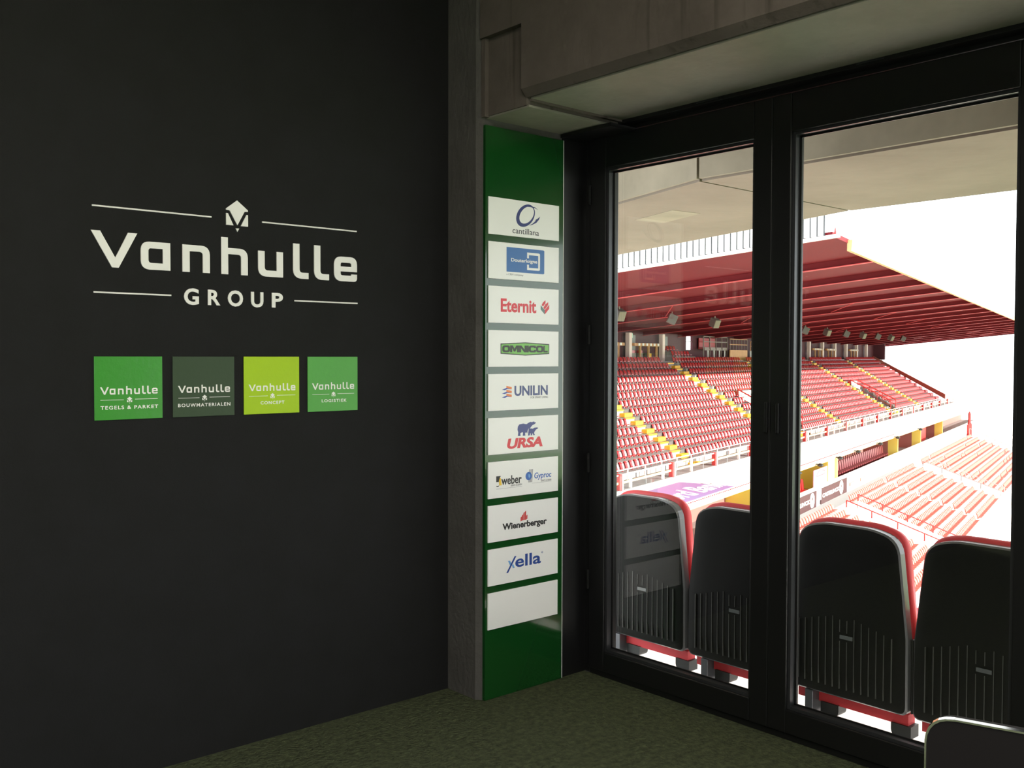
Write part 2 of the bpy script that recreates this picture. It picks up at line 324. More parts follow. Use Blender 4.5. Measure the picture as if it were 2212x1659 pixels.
# four plaques
def remap(loops, x0, x1, z0, z1):            # word box of the big lettering -> box on a plaque
    return [[(x0+(x-1.118)/(2.179-1.118)*(x1-x0), z0+(z-1.804)/(1.942-1.804)*(z1-z0)) for x, z in lp] for lp in loops]
for x0, x1, mt, tx, u0, u1, lab in ((1.124, 1.361, 'tile_green', 'TEGELS & PARKET', .085, .93, 'square green plaque lettered for tiles and parquet, leftmost of four'),
                                    (1.399, 1.636, 'tile_dark', 'BOUWMATERIALEN', .08, .93, 'square dark grey-green plaque lettered for building materials'),
                                    (1.675, 1.910, 'tile_lime', 'CONCEPT', .29, .72, 'square lime yellow-green plaque lettered concept'),
                                    (1.948, 2.180, 'tile_leaf', 'LOGISTIEK', .27, .77, 'square leaf-green plaque lettered for logistics, nearest the concrete pier')):
    w = x1-x0; zt, h = 1.495, .221; T = Thing('logo_plaque', lab, 'plaque', ((x0+x1)/2, WY, zt-h), group='company plaques in a row under the lettering')
    T.part('plate', B(x0, x1, WY-.005, WY, zt-h, zt), mt, bevel=.0008)
    fn = lambda u, v, w_: (u, WY-.005-w_, v)
    X = lambda u: x0+u*w
    Z = lambda v: zt-v*h
    word = join(*[gmb(remap(GLY[k], X(.08), X(.925), Z(.60), Z(.47)), fn, 0, .0008) for k in ('V', 'a', 'n', 'h', 'u', 'l', 'l2', 'e')])
    T.part('company_name', word, 'letter_white')
    s = .075*w/.088; em = MB()
    for e in EMB: em.add(*(lambda m: (m.v, m.f))(gmb([[(X(.505)+(x-1.652)*s, Z(.69)+(z-2.03)*s) for x, z in e]], fn, 0, .0008)))
    T.part('emblem', em, 'letter_white')
    T.part('rule', B(X(.085), X(.42), WY-.0058, WY-.005, Z(.69), Z(.683)), 'letter_white'); T.part('rule', B(X(.585), X(.925), WY-.0058, WY-.005, Z(.685), Z(.678)), 'letter_white')
    T.part('lettering', text_mb(tx, X(u0), X(u1), Z(.835), Z(.778), fn, .0008, bold=.02, space=1.25), 'letter_white')

# ------------------------------------------------------------------ sign plates on the green panel
SGX0, SGW, SGH, SGY = 2.687, .4185, .160, 3.232
def sign(i, label):
    zt = 2.1845-.1907*i
    T = Thing('sign_plate', label, 'sign', (SGX0+SGW/2, SGY, zt-SGH), group='sign plates on the green panel')
    T.part('plate', B(SGX0, SGX0+SGW, SGY-.006, SGY, zt-SGH, zt), 'sign_white', bevel=.0012)
    T.X = lambda u: SGX0+u*SGW
    T.Z = lambda v: zt-v*SGH
    def fn(u, v, w): return (SGX0+u*SGW, SGY-.0061-w, zt-v*SGH)
    def raw(u, v, w): return (u, SGY-.0061-w, v)
    def shape(name, loops, mat, d=.0006, base=0):
        lps = [[(T.X(u), T.Z(v)) for u, v in lp] for lp in loops]
        return T.part(name, gmb(lps, raw, base, base+d), mat)
    def word(s, u0, u1, v0, v1, mat, bold=0, shear=0, space=1, name='lettering', base=0):
        return T.part(name, text_mb(s, T.X(u0), T.X(u1), T.Z(v1), T.Z(v0), raw, .0006, bold, shear, space, base), mat)
    return T, shape, word
def el2(cu, cv, a, b, rot, n=48):             # ellipse in sign fractions, a and b in metres
    return [((x)/SGW+cu, cv-(y_)/SGH) for x, y_ in ell(0, 0, a, b, rot, n)]
# 1
T, sh, wd = sign(0, 'white plate with a dark blue tilted ring above lower-case name, topmost of the column')
sh('ring', [el2(.508, .395, .062, .043, 38), el2(.524, .375, .050, .031, 38)], 'print_navy')
sh('swoosh', [[(.452, .175), (.50, .135), (.57, .115), (.64, .13), (.685, .19), (.64, .155), (.57, .14), (.51, .15)]], 'print_navy', base=.0002)
sh('swoosh', [[(.655, .47), (.685, .43), (.715, .37), (.70, .46), (.66, .56), (.60, .63), (.555, .66), (.61, .59), (.645, .52)]], 'print_navy', base=.0002)
wd('cantillana', .325, .70, .755, .915, 'print_ink')
# 2
T, sh, wd = sign(1, 'white plate with a blue block logo holding a white bracket letter D')
sh('block', [[(u, v) for u, v in rounded([(.243, .785), (.78, .785, .025), (.78, .115, .025), (.243, .115)])]], 'print_blue')
br = [(.53, .215), (.715, .215, .03), (.715, .70, .03), (.53, .70), (.53, .55), (.555, .55), (.555, .635), (.69, .635), (.69, .285), (.555, .285), (.555, .375), (.53, .375)]
sh('bracket', [rounded(br)], 'sign_white', base=.0006); wd('Douterloigne', .305, .675, .405, .53, 'sign_white', bold=.02, base=.0006)
wd('a CRH company', .243, .48, .825, .895, 'print_grey')
# 3
T, sh, wd = sign(2, 'white plate with a bold red name and a red and grey diamond mark')
wd('Eternit', .165, .665, .33, .70, 'print_signred', bold=.028)
sh('mark', [[(.73, .47), (.79, .60), (.79, .72), (.73, .585)]], 'print_greygreen'); sh('mark', [[(.79, .60), (.855, .44), (.855, .555), (.79, .72)]], 'print_signred')
sh('mark', [[(.745, .46), (.765, .38), (.80, .32), (.80, .40), (.765, .50)]], 'print_signred'); sh('mark', [[(.77, .53), (.80, .43), (.84, .37), (.84, .44), (.79, .585)]], 'print_signred')
# 4
T, sh, wd = sign(3, 'white plate with a green hexagonal badge outlined in black')
hx = lambda d: [(.163+d*.4, .365+d), (.51, .325+d), (.857-d*.4, .365+d), (.857-d*.4, .645-d), (.51, .69-d), (.163+d*.4, .645-d)]
sh('badge_outline', [hx(0), hx(.025)], 'print_black'); sh('badge', [hx(.025)], 'print_badge'); bl = {'O': [rounded([(0, 0, .3), (1, 0, .3), (1, 1, .3), (0, 1, .3)], 4), rounded([(.27, .26, .12), (.73, .26, .12), (.73, .74, .12), (.27, .74, .12)], 3)],
      'M': [[(0, 1), (0, 0), (.30, 0), (.5, .50), (.70, 0), (1, 0), (1, 1), (.78, 1), (.78, .38), (.58, .90), (.42, .90), (.22, .38), (.22, 1)]],
      'N': [[(0, 1), (0, 0), (.30, 0), (.75, .62), (.75, 0), (1, 0), (1, 1), (.70, 1), (.25, .38), (.25, 1)]], 'I': [rect(0, 1, 0, 1)],
      'C': [rounded([(0, 0, .3), (1, 0, .3), (1, .36), (.73, .36), (.73, .26, .06), (.27, .26, .12), (.27, .74, .12), (.73, .74, .06), (.73, .64), (1, .64), (1, 1, .3), (0, 1, .3)], 4)],
      'L': [[(0, 0), (.27, 0), (.27, .75), (1, .75), (1, 1), (0, 1)]]}
ux = .187
for ch, wl in zip('OMNICOL', (.105, .122, .105, .028, .102, .105, .062)):
    sh('letter', [[(ux+x*wl, .415+y_*.185) for x, y_ in lp] for lp in bl[ch]], 'print_black', base=.0006); ux += wl+.003
# 5
T, sh, wd = sign(4, 'white plate with slate blue capitals and a stacked orange and blue mark')
wd('UNILIN', .357, .838, .335, .615, 'print_steelblue', bold=.03); wd('FOR SMART LIVING', .588, .842, .64, .70, 'print_greytext')
for k in range(3):
    v = .33+.105*k
    sh('mark', [[(.245, v), (.318, v+.035), (.318, v+.10), (.245, v+.065)]], 'print_orange'); sh('mark', [[(.182, v+.105), (.245, v+.055), (.315, v+.10), (.255, v+.085), (.225, v+.115)]], 'print_royal', base=.0004)
# 6
T, sh, wd = sign(5, 'white plate with two walking blue bears above a red italic name')
bear = [(0, .52), (.02, .30), (.10, .14), (.30, .10), (.48, .16), (.62, .04), (.70, .0), (.76, .03), (.90, -.01), (.92, .06), (.97, .05), (.99, .11), (.90, .20), (.80, .26), (.70, .42), (.62, .60), (.60, .78), (.66, .90), (.66, 1.0), (.52, 1.0), (.52, .86), (.46, .74), (.40, .84), (.42, 1.0), (.28, 1.0), (.30, .80), (.26, .72), (.14, .82), (.16, 1.0), (.02, 1.0), (.04, .74)]
sh('bear', [[(.402+x*.265, .16+y_*.375) for x, y_ in bear]], 'print_bearblue'); sh('cub', [[(.545+x*.155, .325+y_*.215) for x, y_ in bear]], 'print_bearblue', base=.0004)
sh('bear_gap', [[(.533, .54), (.545, .40), (.56, .34), (.552, .45), (.548, .54)]], 'sign_white', base=.0008)
wd('URSA', .258, .765, .585, .875, 'print_signred', bold=.045, shear=.18)
# 7
T, sh, wd = sign(6, 'white plate carrying two small logos side by side, black script and blue globe')
wd('weber', .178, .462, .415, .655, 'print_black', bold=.02); sh('mark', [[(.108, .40), (.170, .40), (.158, .44), (.140, .56), (.108, .56)]], 'print_black')
sh('mark', [[(.158, .44), (.170, .47), (.182, .66), (.150, .66), (.143, .53)]], 'print_yellow', base=.0004); sh('mark', [[(.106, .66), (.13, .67), (.15, .655), (.135, .695), (.115, .69)]], 'print_black')
wd('SAINT-GOBAIN', .308, .465, .665, .72, 'print_greytext'); sh('underline', [rect(.11, .466, .748, .755)], 'print_grey')
for u in (.572, .592, .612): sh('stripe', [[(u, .30), (u+.013, .30), (u+.001, .665), (u-.012, .665)]], 'print_grey')
sh('globe', [el2(.562, .485, .0185, .0185, 0)], 'print_globe', base=.0004); sh('continent', [[(.556, .43), (.578, .44), (.582, .50), (.568, .55), (.558, .50)]], 'print_xlight', base=.0009)
wd('Gyproc', .645, .895, .41, .625, 'print_globe', bold=.012, shear=.12); wd('SAINT-GOBAIN', .742, .895, .625, .68, 'print_greytext'); sh('underline', [rect(.61, .898, .695, .702)], 'print_grey')
# 8
T, sh, wd = sign(7, 'white plate with a black name under a small red flame of slanted bars')
wd('Wienerberger', .195, .83, .53, .765, 'print_black', bold=.034)
for k, (v0, v1) in enumerate(((.40, .52), (.345, .505), (.285, .50), (.255, .50), (.37, .49))):
    u = .450+.020*k; sh('flame_bar', [[(u, v0+.03), (u+.016, v0), (u+.014, v1), (u-.002, v1+.02)]], 'print_flame')
# 9
T, sh, wd = sign(8, 'white plate with a blue lower-case name starting with a two-tone X')
wd('ella', .375, .745, .275, .615, 'print_xblue', bold=.018); sh('x_stroke', [[(.365, .29), (.390, .29), (.275, .715), (.25, .715)]], 'print_xblue'); sh('x_stroke', [[(.272, .39), (.300, .39), (.318, .47), (.302, .53)]], 'print_xlight'); sh('x_stroke', [[(.326, .525), (.345, .50), (.368, .615), (.342, .615)]], 'print_xlight')
wd('®', .752, .776, .285, .345, 'print_xblue')
# 10
T, sh, wd = sign(9, 'blank white plate at the bottom of the column')

# ------------------------------------------------------------------ chair inside, by the glass
CH = Thing('meeting_chair', 'dark chair with a bright metal trim along its backrest, inside by the glass', 'chair', (1.86, .643, 0))
CH.o.rotation_euler[2] = R(17)
def inch(pts, y0, y1): return MB().prism([rounded(pts)], y0, y1, lambda u, v, w: (1.86+w, .643-u, v))
bk = [(-.225, .44, .03), (.225, .44, .03), (.225, .822, .05), (-.225, .822, .05)]
CH.part('backrest', inch(bk, 0, .03), 'inner_chair', bevel=.004)
outl = rounded(bk); inn = [(x*.985, .631+(z-.631)*.982) for x, z in outl]
CH.part('back_trim', MB().prism([outl, inn[::-1]], -.002, .012, lambda u, v, w: (1.86+w, .643-u*1.008, v+.002)), 'chrome')
CH.part('seat', B(1.86+.02, 1.86+.46, .643-.225, .643+.225, .43, .48), 'inner_chair', bevel=.02)
for dx in (.05, .42):
    for dy in (-.19, .19): CH.part('leg', MB().tube((1.86+dx, .643+dy, .43), (1.86+dx, .643+dy*1.05, 0), .012), 'chrome')

# fill lamps added to brighten the room, unseen above and behind the viewpoint
for i, (lx, ly) in enumerate(((.3, .75), (.3, -1.1))):
    T = Thing('fill_lamp', 'long unseen fill lamp added to brighten the room, %s of two above the viewpoint' % ORD[i], 'lamp', (lx, ly, 3.55), group='added fill lamps')
    T.part('housing', B(lx-1.22, lx+1.22, ly-.12, ly+.12, 3.60, 3.70), 'white_paint'); T.part('diffuser', B(lx-1.2, lx+1.2, ly-.11, ly+.11, 3.585, 3.60), 'lamp_glow')

# ------------------------------------------------------------------ terrace outside
o = obj('terrace_deck', B(3.40, 5.9, -9, 9.5, -.60, -.25), 'deck_white'); tag(o, 'white terrace deck outside the doors', kind='structure')
o = obj('door_sill', B(3.38, 3.5, -1.8, 3.6, -.25, .005), 'black_alu'); tag(o, 'black sill under the doors, outside', kind='structure')
SO = Thing('overhang', 'concrete slab overhanging the terrace, in two precast sections', kind='structure', org=(5, 3, 2.6))
def slab(poly, z0, z1): return MB().prism([ccw(poly)], z0, z1, lambda u, v, w: (u, v, w))
c0, e0 = (4.92, 3.86), (6.77, 3.88)
dl = Vector((5.25-4.93, 4.88-3.86)).normalized()
lfar = (c0[0]+dl.x*9, c0[1]+dl.y*9); de = Vector((7.9-6.77, 7.36-3.88)).normalized(); lfe = (e0[0]+de.x*9, e0[1]+de.y*9)
SO.part('slab_section', slab([(4.90, -9), (6.55, -9), (e0[0], e0[1]-.01), (c0[0], c0[1]-.01)], 2.615, 3.15), 'soffit_face', label='front section of the overhang')
SO.part('soffit', slab([(4.93, -9), (6.55, -9), (e0[0], e0[1]-.01), (c0[0]+.03, c0[1]-.01)], 2.60, 2.616), 'soffit')
SO.part('slab_section', slab([(c0[0], c0[1]+.01), (e0[0], e0[1]+.01), lfe, lfar], 2.615, 3.15), 'soffit_face')
SO.part('soffit', slab([(c0[0]+.03, c0[1]+.01), (e0[0], e0[1]+.01), lfe, (lfar[0]+.03, lfar[1])], 2.60, 2.616), 'soffit')
SO.part('upper_slab', slab([(XO, -9), (4.95, -9), (4.97, 3.86), (lfar[0]+.05, lfar[1]), (XO, lfar[1])], 3.12, 3.35), 'soffit_face')
SO.part('patch', slab([(5.75, 4.75), (6.05, 4.72), (6.25, 5.25), (5.95, 5.3)], 2.598, 2.601), 'soffit_face')

# stadium chairs on the terrace, seen from behind
def chair(yc):
    CX = 3.95; T = Thing('terrace_chair', '', 'chair', (CX, yc, -.25), group='padded chairs on the terrace')
    half = [(.288, -.03, .03), (.286, .30, .1), (.268, .47, .3), (.240, .72, .10), (.12, .752, .3)]
    full = [(y_, z, r) for y_, z, r in half] + [(-y_, z, r) for y_, z, r in half[::-1]]
    out = rounded(full, 5); n = len(out)
    def ring(x, ins, grow=0):
        cz = .36; r = []
        for y_, z in out:
            r.append((x, yc+y_*(1-ins/.288), cz+(z-cz)*(1-ins/.39) + (grow*max(0, (z-cz)/.39) if grow else 0)))
        return r
    sh_ = MB().loft([ring(CX-.012, .12), ring(CX-.006, .05), ring(CX, .018), ring(CX+.006, .008)], (True, False))
    SHL = T.part('shell', sh_, 'chair_shell', smooth=True)
    T.part('rim', MB().loft([ring(CX+.006, .008), ring(CX+.014, .001), ring(CX+.05, 0), ring(CX+.055, .02)], (False, True)), 'chair_rim', label='glossy dark rim of the shell')
    top = [p for p in out if p[1] > .02]
    T.part('cushion', MB().loft([ring(CX+.054, .006, .004), ring(CX+.06, -.003, .006), ring(CX+.08, -.006, .010), ring(CX+.105, -.004, .006), ring(CX+.118, .03)], (True, True)), 'chair_red', label='red upholstered cushion', smooth=True)
    T.part('seat', MB().loft([[(CX+x, yc+sy*.268, -.088+z) for sy in (-1, 1) for z in ((0, .05) if sy < 0 else (.05, 0))] for x in (.06, .12)], (True, True)), 'chair_red', label='tipped-up red seat')
    T.part('seat_front', B(CX+.125, CX+.21, yc-.26, yc+.26, -.02, .40), 'chair_red', bevel=.02)
    for k in range(14):
        y_ = -.225+k*.0346
        if k in (6, 7): T.part('rib', B(CX-.0145, CX-.004, yc+y_-.0013, yc+y_+.0013, .02, .235), 'chair_rib', parent=SHL); T.part('rib', B(CX-.0145, CX-.004, yc+y_-.0013, yc+y_+.0013, .275, .33), 'chair_rib', parent=SHL)
        else: T.part('rib', B(CX-.0145, CX-.004, yc+y_-.0013, yc+y_+.0013, .02, .355-.06*abs(k-6.5)/6.5), 'chair_rib', parent=SHL)
    T.part('maker_tag', B(CX-.017, CX-.010, yc-.045, yc+.015, .247, .263), 'chair_tag', parent=SHL, label='small grey tag')
    lg_ = T.part('leg', B(CX+.005, CX+.085, yc+.16, yc+.20, -.25, -.03), 'chair_metal', bevel=.003)
    pl = T.part('base_plate', B(CX-.03, CX+.30, yc+.10, yc+.26, -.25, -.242), 'chair_metal'); T.part('bolt', MB().tube((CX+.25, yc+.13, -.242), (CX+.25, yc+.13, -.228), .012), 'chair_metal', parent=pl)
    for s in (1, -1):
        yb = yc+.105 if s > 0 else yc-.235
        T.part('hinge_block', MB().prism([rounded([(yb-.05, -.14, .03 if s > 0 else .005), (yb+.04, -.14, .005 if s > 0 else .03), (yb+.04, -.085), (yb-.05, -.085)])], CX+.05, CX+.12, lambda u, v, w: (w, u, v)), 'chair_block')
    T.part('armrest', B(CX+.03, CX+.42, yc-.3005, yc-.291, -.02, .30), 'chair_block', bevel=.012)
    return T
c0_ = chair(3.455); c0_.o['label'] = 'black-backed red padded terrace chair at the left edge of the glass'
for yc, lab in ((2.86, 'black-backed red padded terrace chair just left of the double door stile'), (2.263, 'black-backed red padded terrace chair just right of the double door stile'),
                (1.666, 'rightmost black-backed red padded terrace chair, partly behind the dark indoor chair')):
    c = copy_tree(c0_.o, (3.95, yc, -.25)); c['label'] = lab

# ------------------------------------------------------------------ the stand across the corner
def sobj(name, mb, mat, org, label=None, cat=None, group=None, kind=None):
    o = obj(name, mb, mat, org, True); tag(o, label, cat, group, kind); return o
T0, T1 = 36.0, 136.0
# upper terracing
NB, NA, L1u, H1u = .672, .416, 28.0, -.22
UT = Thing('upper_terracing', 'concrete terracing of the upper stand with yellow stair steps', kind='structure', org=(60, 24, -4), stand=True)
AIS = [49.2, 66.0, 82.9, 103.3, 119.3]; VOM = [(69.7, 72.4), (104.8, 107.3)]
def vom(t, k): return any(a-.25 < t < b+.25 for a, b in VOM) and k >= 7
for k in range(13):
    L, H = L1u-NB*k, H1u-NA*k-.26
    segs = [(T0, T1)]
    if k >= 7: segs = [(T0, VOM[0][0]), (VOM[0][1], VOM[1][0]), (VOM[1][1], T1)]
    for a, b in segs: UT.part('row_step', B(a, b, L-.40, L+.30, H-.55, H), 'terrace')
    for a in AIS:
        UT.part('yellow_step', B(a-.35, a+.65, L-.72, L-.401, H-.40, H-NA*.45), 'step_yellow'); UT.part('yellow_nosing', B(a-1.0, a+.15, L-.425, L-.28, H-.07, H+.012), 'step_yellow'); UT.part('shaded_tread', B(a+.16, a+.80, L-.43, L+.27, H-.42, H+.008), 'aisle_shade_grey')  # grey aisle slabs: shade on the treads put into a darker colour
UT.part('front_walkway', B(T0-6, T1, 18.1, L1u-NB*12-.40, -6.2, -5.75), 'terrace'); UT.part('top_gallery', B(T0, T1+6, L1u+.28, 29.6, -1.2, -.36), 'terrace')
# seat shape shared by every small seat
def seat_mesh():
    m = MB(); cols = [-.195, -.11, 0, .11, .195]; rows = [(.10, .0, .92), (.24, .03, 1.0), (.37, .075, .96), (.43, .125, .70)]
    def g(i, j, off):
        z, back, wd_ = rows[j]; x = cols[i]*wd_; dz = -.02 if j == 3 and i in (0, 4) else 0
        return (x, back+.064*(1-(cols[i]/.195)**2)+off-.064, z+dz)
    for off in (0, .035): m.add([g(i, j, off) for j in range(4) for i in range(5)], [])
    for j in range(3):
        for i in range(4): a = j*5+i; m.f.append((a, a+1, a+6, a+5)); m.f.append((a+20, a+25, a+26, a+21))
    edge = [0, 1, 2, 3, 4, 9, 14, 19, 18, 17, 16, 15, 10, 5]
    for q in range(len(edge)): a, b = edge[q], edge[(q+1) % len(edge)]; m.f.append((b, a, a+20, b+20))
    m.hexa([(-.18, -.28, .12), (.18, -.28, .12), (.18, -.02, .09), (-.18, -.02, .09), (-.18, -.28, .155), (.18, -.28, .155), (.18, -.02, .13), (-.18, -.02, .13)])
    m.box(-.03, .03, -.06, .02, 0, .10); return m
SM = seat_mesh()
def project(p):
    d = FS(p)-Vector((0, 0, EYE)); z = d.dot(fw); return 1106+FPX*d.dot(rt)/z, 829.5-FPX*d.dot(up)/z, z
SP_ = .555; seats = []
for k in range(13):
    n0 = int((T1-T0)/SP_)
    for i in range(n0):
        t = T0+.3+i*SP_
        if any(abs(t-a) < .86 for a in AIS) or vom(t, k) or t > T1-.3: continue
        p = (t, L1u-NB*k+.12, H1u-NA*k-.26); x, y_, z = project(p); seats.append((z, 1324 < x < 1612, p, k))
near = sorted([s for s in seats if s[1]])[:300]; nset = set(s[2] for s in near)
seat_me = SM.mesh('stadium_seat'); seat_me.materials.append(MATS['seat_red'])
cnt = {}
for z, v_, p, k in sorted(near, key=lambda s: (s[3], s[2][0])):
    blk = 0 if p[0] < AIS[0] else 1 if p[0] < AIS[1] else 2
    cnt[(k, blk)] = cnt.get((k, blk), 0)+1
run = {}
for z, v_, p, k in sorted(near, key=lambda s: (s[3], s[2][0])):
    blk = 0 if p[0] < AIS[0] else 1 if p[0] < AIS[1] else 2; i = run.get((k, blk), 0); run[(k, blk)] = i+1
    pos = ('%s left of the near yellow stairs' % ordn(cnt[(k, blk)]-1-i)) if blk == 0 else ('%s right of the near yellow stairs' % ordn(i)) if blk == 1 else ('%s right of the second yellow stairs' % ordn(i))
    o = bpy.data.objects.new('stadium_seat', seat_me); COL.objects.link(o); o.location = FS(p); o.rotation_euler[2] = AZ
    tag(o, 'red seat, upper stand, %s row from front, %s' % (ordn(12-k), pos), 'seat', 'red seats of the upper stand')
rest = MB()
for z, v_, p, k in seats:
    if p not in nset: rest.add([(a+p[0]-90, b+p[1]-24, c+p[2]+4) for a, b, c in SM.v], SM.f)
o = obj('distant_seats', rest, 'seat_red'); o.location = FS((90, 24, -4)); o.rotation_euler[2] = AZ; tag(o, 'remaining red plastic seats filling the upper stand rows', 'seats', kind='stuff')
for k, (t0, n_, L, H) in enumerate(((68.2, 6, 28.55, -.02), (68.2, 4, 29.2, .36))):
    for i in range(n_):
        o = bpy.data.objects.new('stadium_seat', seat_me); COL.objects.link(o); o.location = FS((t0+i*.6, L, H)); o.rotation_euler[2] = AZ
        tag(o, 'red seat against the back wall, %s from the second pale column, %s short row' % (ordn(i), ('lower', 'upper')[k]), 'seat', 'red seats against the back wall')
    UT.part('gallery_step', B(t0-.3, t0+n_*.6+.1, L-.35, L+.3, -.4, H), 'terrace')
# vomitories
for (a, b), lab in zip(VOM, ('red stair railing round the stair opening beside the second yellow stairs', 'red stair railing round the far stair opening seen in the right pane')):
    V = Thing('stair_railing', lab, 'railing', (a, 22, -5), True)
    V.part('opening_wall', B(a, b, 23.9, 24.1, -3.55, -2.55), 'white_paint'); 
    for t in (a-.1, b): V.part('side_wall', MB().hexa([(t, 19.4, -6.1), (t+.1, 19.4, -6.1), (t+.1, 23.9, -6.1), (t, 23.9, -6.1), (t, 19.4, -5.65), (t+.1, 19.4, -5.65), (t+.1, 23.9, -2.95), (t, 23.9, -2.95)]), 'terrace')
    for t in (a-.05, b+.05):
        V.part('rail', MB().tube((t, 24, -2.42), (t, 20, -4.45), .06, 6), 'rail_red'); V.part('rail', MB().tube((t, 24, -2.95), (t, 20, -4.98), .03, 6), 'rail_red')
        for q in range(4):
            s = q/3; V.part('post', MB().tube((t, 24-4*s, -2.42-2.03*s), (t, 24-4*s, -3.5-2.03*s), .04, 6), 'rail_red')
    V.part('rail', MB().tube((a, 24, -2.42), (b, 24, -2.42), .05, 6), 'rail_red')
    for q in range(4):
        V.part('stair_step', B(a+.1, b-.1, 19.6+q*.9, 20.5+q*.9, -6, -5.5+q*.25), 'step_yellow' if q % 2 == 0 else 'terrace')
# front rails and fence
FR = Thing('front_railing', 'white railing in front of the lowest row of the upper stand', 'railing', (80, 19.2, -5.6), True)
FR.part('top_rail', MB().tube((T0-6, 19.25, -5.19), (T1, 19.25, -5.19), .03, 6), 'rail_white')
for i in range(54): FR.part('post', B(T0-5+i*1.95, T0-4.95+i*1.95, 19.22, 19.27, -5.75, -5.19), 'rail_white')
FE = Thing('edge_fence', 'low white fence with red uprights along the slab edge below the upper stand', 'fence', (80, 18.2, -5.75), True)
FE.part('top_rail', MB().tube((T0-6, 18.2, -5.11), (T1, 18.2, -5.11), .035, 6), 'rail_white'); FE.part('mid_rail', B(T0-6, T1, 18.17, 18.23, -5.50, -5.40), 'gutter')
for i in range(18):
    t = 31.85+i*5.75; FE.part('red_upright', B(t, t+.24, 18.10, 18.30, -5.78, -5.06), 'rail_red'); FE.part('lit_side', B(t+.24, t+.36, 18.10, 18.30, -5.78, -5.06), 'rail_white')  # white strip: sunlit side of each red upright put in as colour
for i in range(29):
    t = 35.25+i*3.55; FE.part('white_upright', B(t, t+.12, 18.15, 18.25, -5.78, -5.09), 'rail_white'); FE.part('thin_upright', MB().tube((t+1.7, 18.2, -5.78), (t+1.7, 18.2, -5.1), .02, 5), 'rail_grey')
# roof of the stand
RH = lambda L: 1.68+.1*(29.8-L)
RT0, RT1 = 32.4, 150.0
RF = Thing('stand_roof', 'dark red pitched roof over the stand with ribs running to the gutter', 'roof', (90, 18, 2.9), True)
def le(t): return 8.05+(t-RT0)*.0125
RF.part('sheeting', MB().hexa([(RT0, le(RT0), RH(le(RT0))+.05), (RT1, le(RT1), RH(le(RT1))+.05), (RT1, 30.2, RH(30.2)+.05), (RT0, 30.2, RH(30.2)+.05), (RT0, le(RT0), RH(le(RT0))+.2), (RT1, le(RT1), RH(le(RT1))+.2), (RT1, 30.2, RH(30.2)+.2), (RT0, 30.2, RH(30.2)+.2)]), 'roof_red')
for i in range(1, 19):
    t = RT0+.1+i*6.5; a = le(t)+.03; wb = .05; d = .20; fl = .11
    RF.part('rafter', MB().hexa([(t-wb, a, RH(a)-d), (t+wb, a, RH(a)-d), (t+wb, 30, RH(30)-d), (t-wb, 30, RH(30)-d), (t-wb, a, RH(a)+.06), (t+wb, a, RH(a)+.06), (t+wb, 30, RH(30)+.06), (t-wb, 30, RH(30)+.06)]), 'roof_red')
    RF.part('rafter_flange', MB().hexa([(t-fl, a, RH(a)-d-.03), (t+fl, a, RH(a)-d-.03), (t+fl, 30, RH(30)-d-.03), (t-fl, 30, RH(30)-d-.03), (t-fl, a, RH(a)-d), (t+fl, a, RH(a)-d), (t+fl, 30, RH(30)-d), (t-fl, 30, RH(30)-d)]), 'rafter_red_lit')  # flange in paler red: the light it catches is put into the colour
    if i < 17 and i % 2 == 0:
        for L in (13, 19):
            RF.part('brace', MB().tube((t, L, RH(L)-.15), (t+6.5, L+3.2, RH(L+3.2)-.15), .025, 5), 'rafter_red_lit')
g0, g1 = RT0+2.2, RT1
RF.part('gutter', MB().hexa([(g0, le(g0)-.12, RH(le(g0))-.22), (g1, le(g1)-.12, RH(le(g1))-.22), (g1, le(g1)+.02, RH(le(g1))-.22), (g0, le(g0)+.02, RH(le(g0))-.22), (g0, le(g0)-.16, RH(le(g0))+.16), (g1, le(g1)-.16, RH(le(g1))+.16), (g1, le(g1)+.02, RH(le(g1))+.16), (g0, le(g0)+.02, RH(le(g0))+.16)]), 'gutter')
RF.part('verge', MB().hexa([(RT0-.12, 7.8, RH(7.8)-.03), (RT0, 7.8, RH(7.8)-.03), (RT0, 30, RH(30)-.03), (RT0-.12, 30, RH(30)-.03), (RT0-.12, 7.8, RH(7.8)+.09), (RT0, 7.8, RH(7.8)+.09), (RT0, 30, RH(30)+.09), (RT0-.12, 30, RH(30)+.09)]), 'screen_white')
# translucent screen standing on the near end of the roof
SC = Thing('wind_screen', 'row of tall white sheets standing on the near end of the stand roof', 'screen', (RT0, 12, 3.4), True)
for i in range(46):
    L = 8.3+i*.225; h0 = RH(L)+.1
    SC.part('sheet', B(RT0-.06, RT0-.03, L+.012, L+.213, h0, h0+1.5), 'screen_white'); SC.part('batten', B(RT0-.08, RT0-.02, L-.016, L+.016, h0, h0+1.52), 'batten')
SC.part('finial', MB().loft([[(RT0-.05+a*.04, 7.95+b*.04, RH(8)+.05) for a, b in ((-1, -1), (1, -1), (1, 1), (-1, 1))], [(RT0-.05+a*.008, 7.95+b*.008, RH(8)+.32) for a, b in ((-1, -1), (1, -1), (1, 1), (-1, 1))]]), 'rail_red')
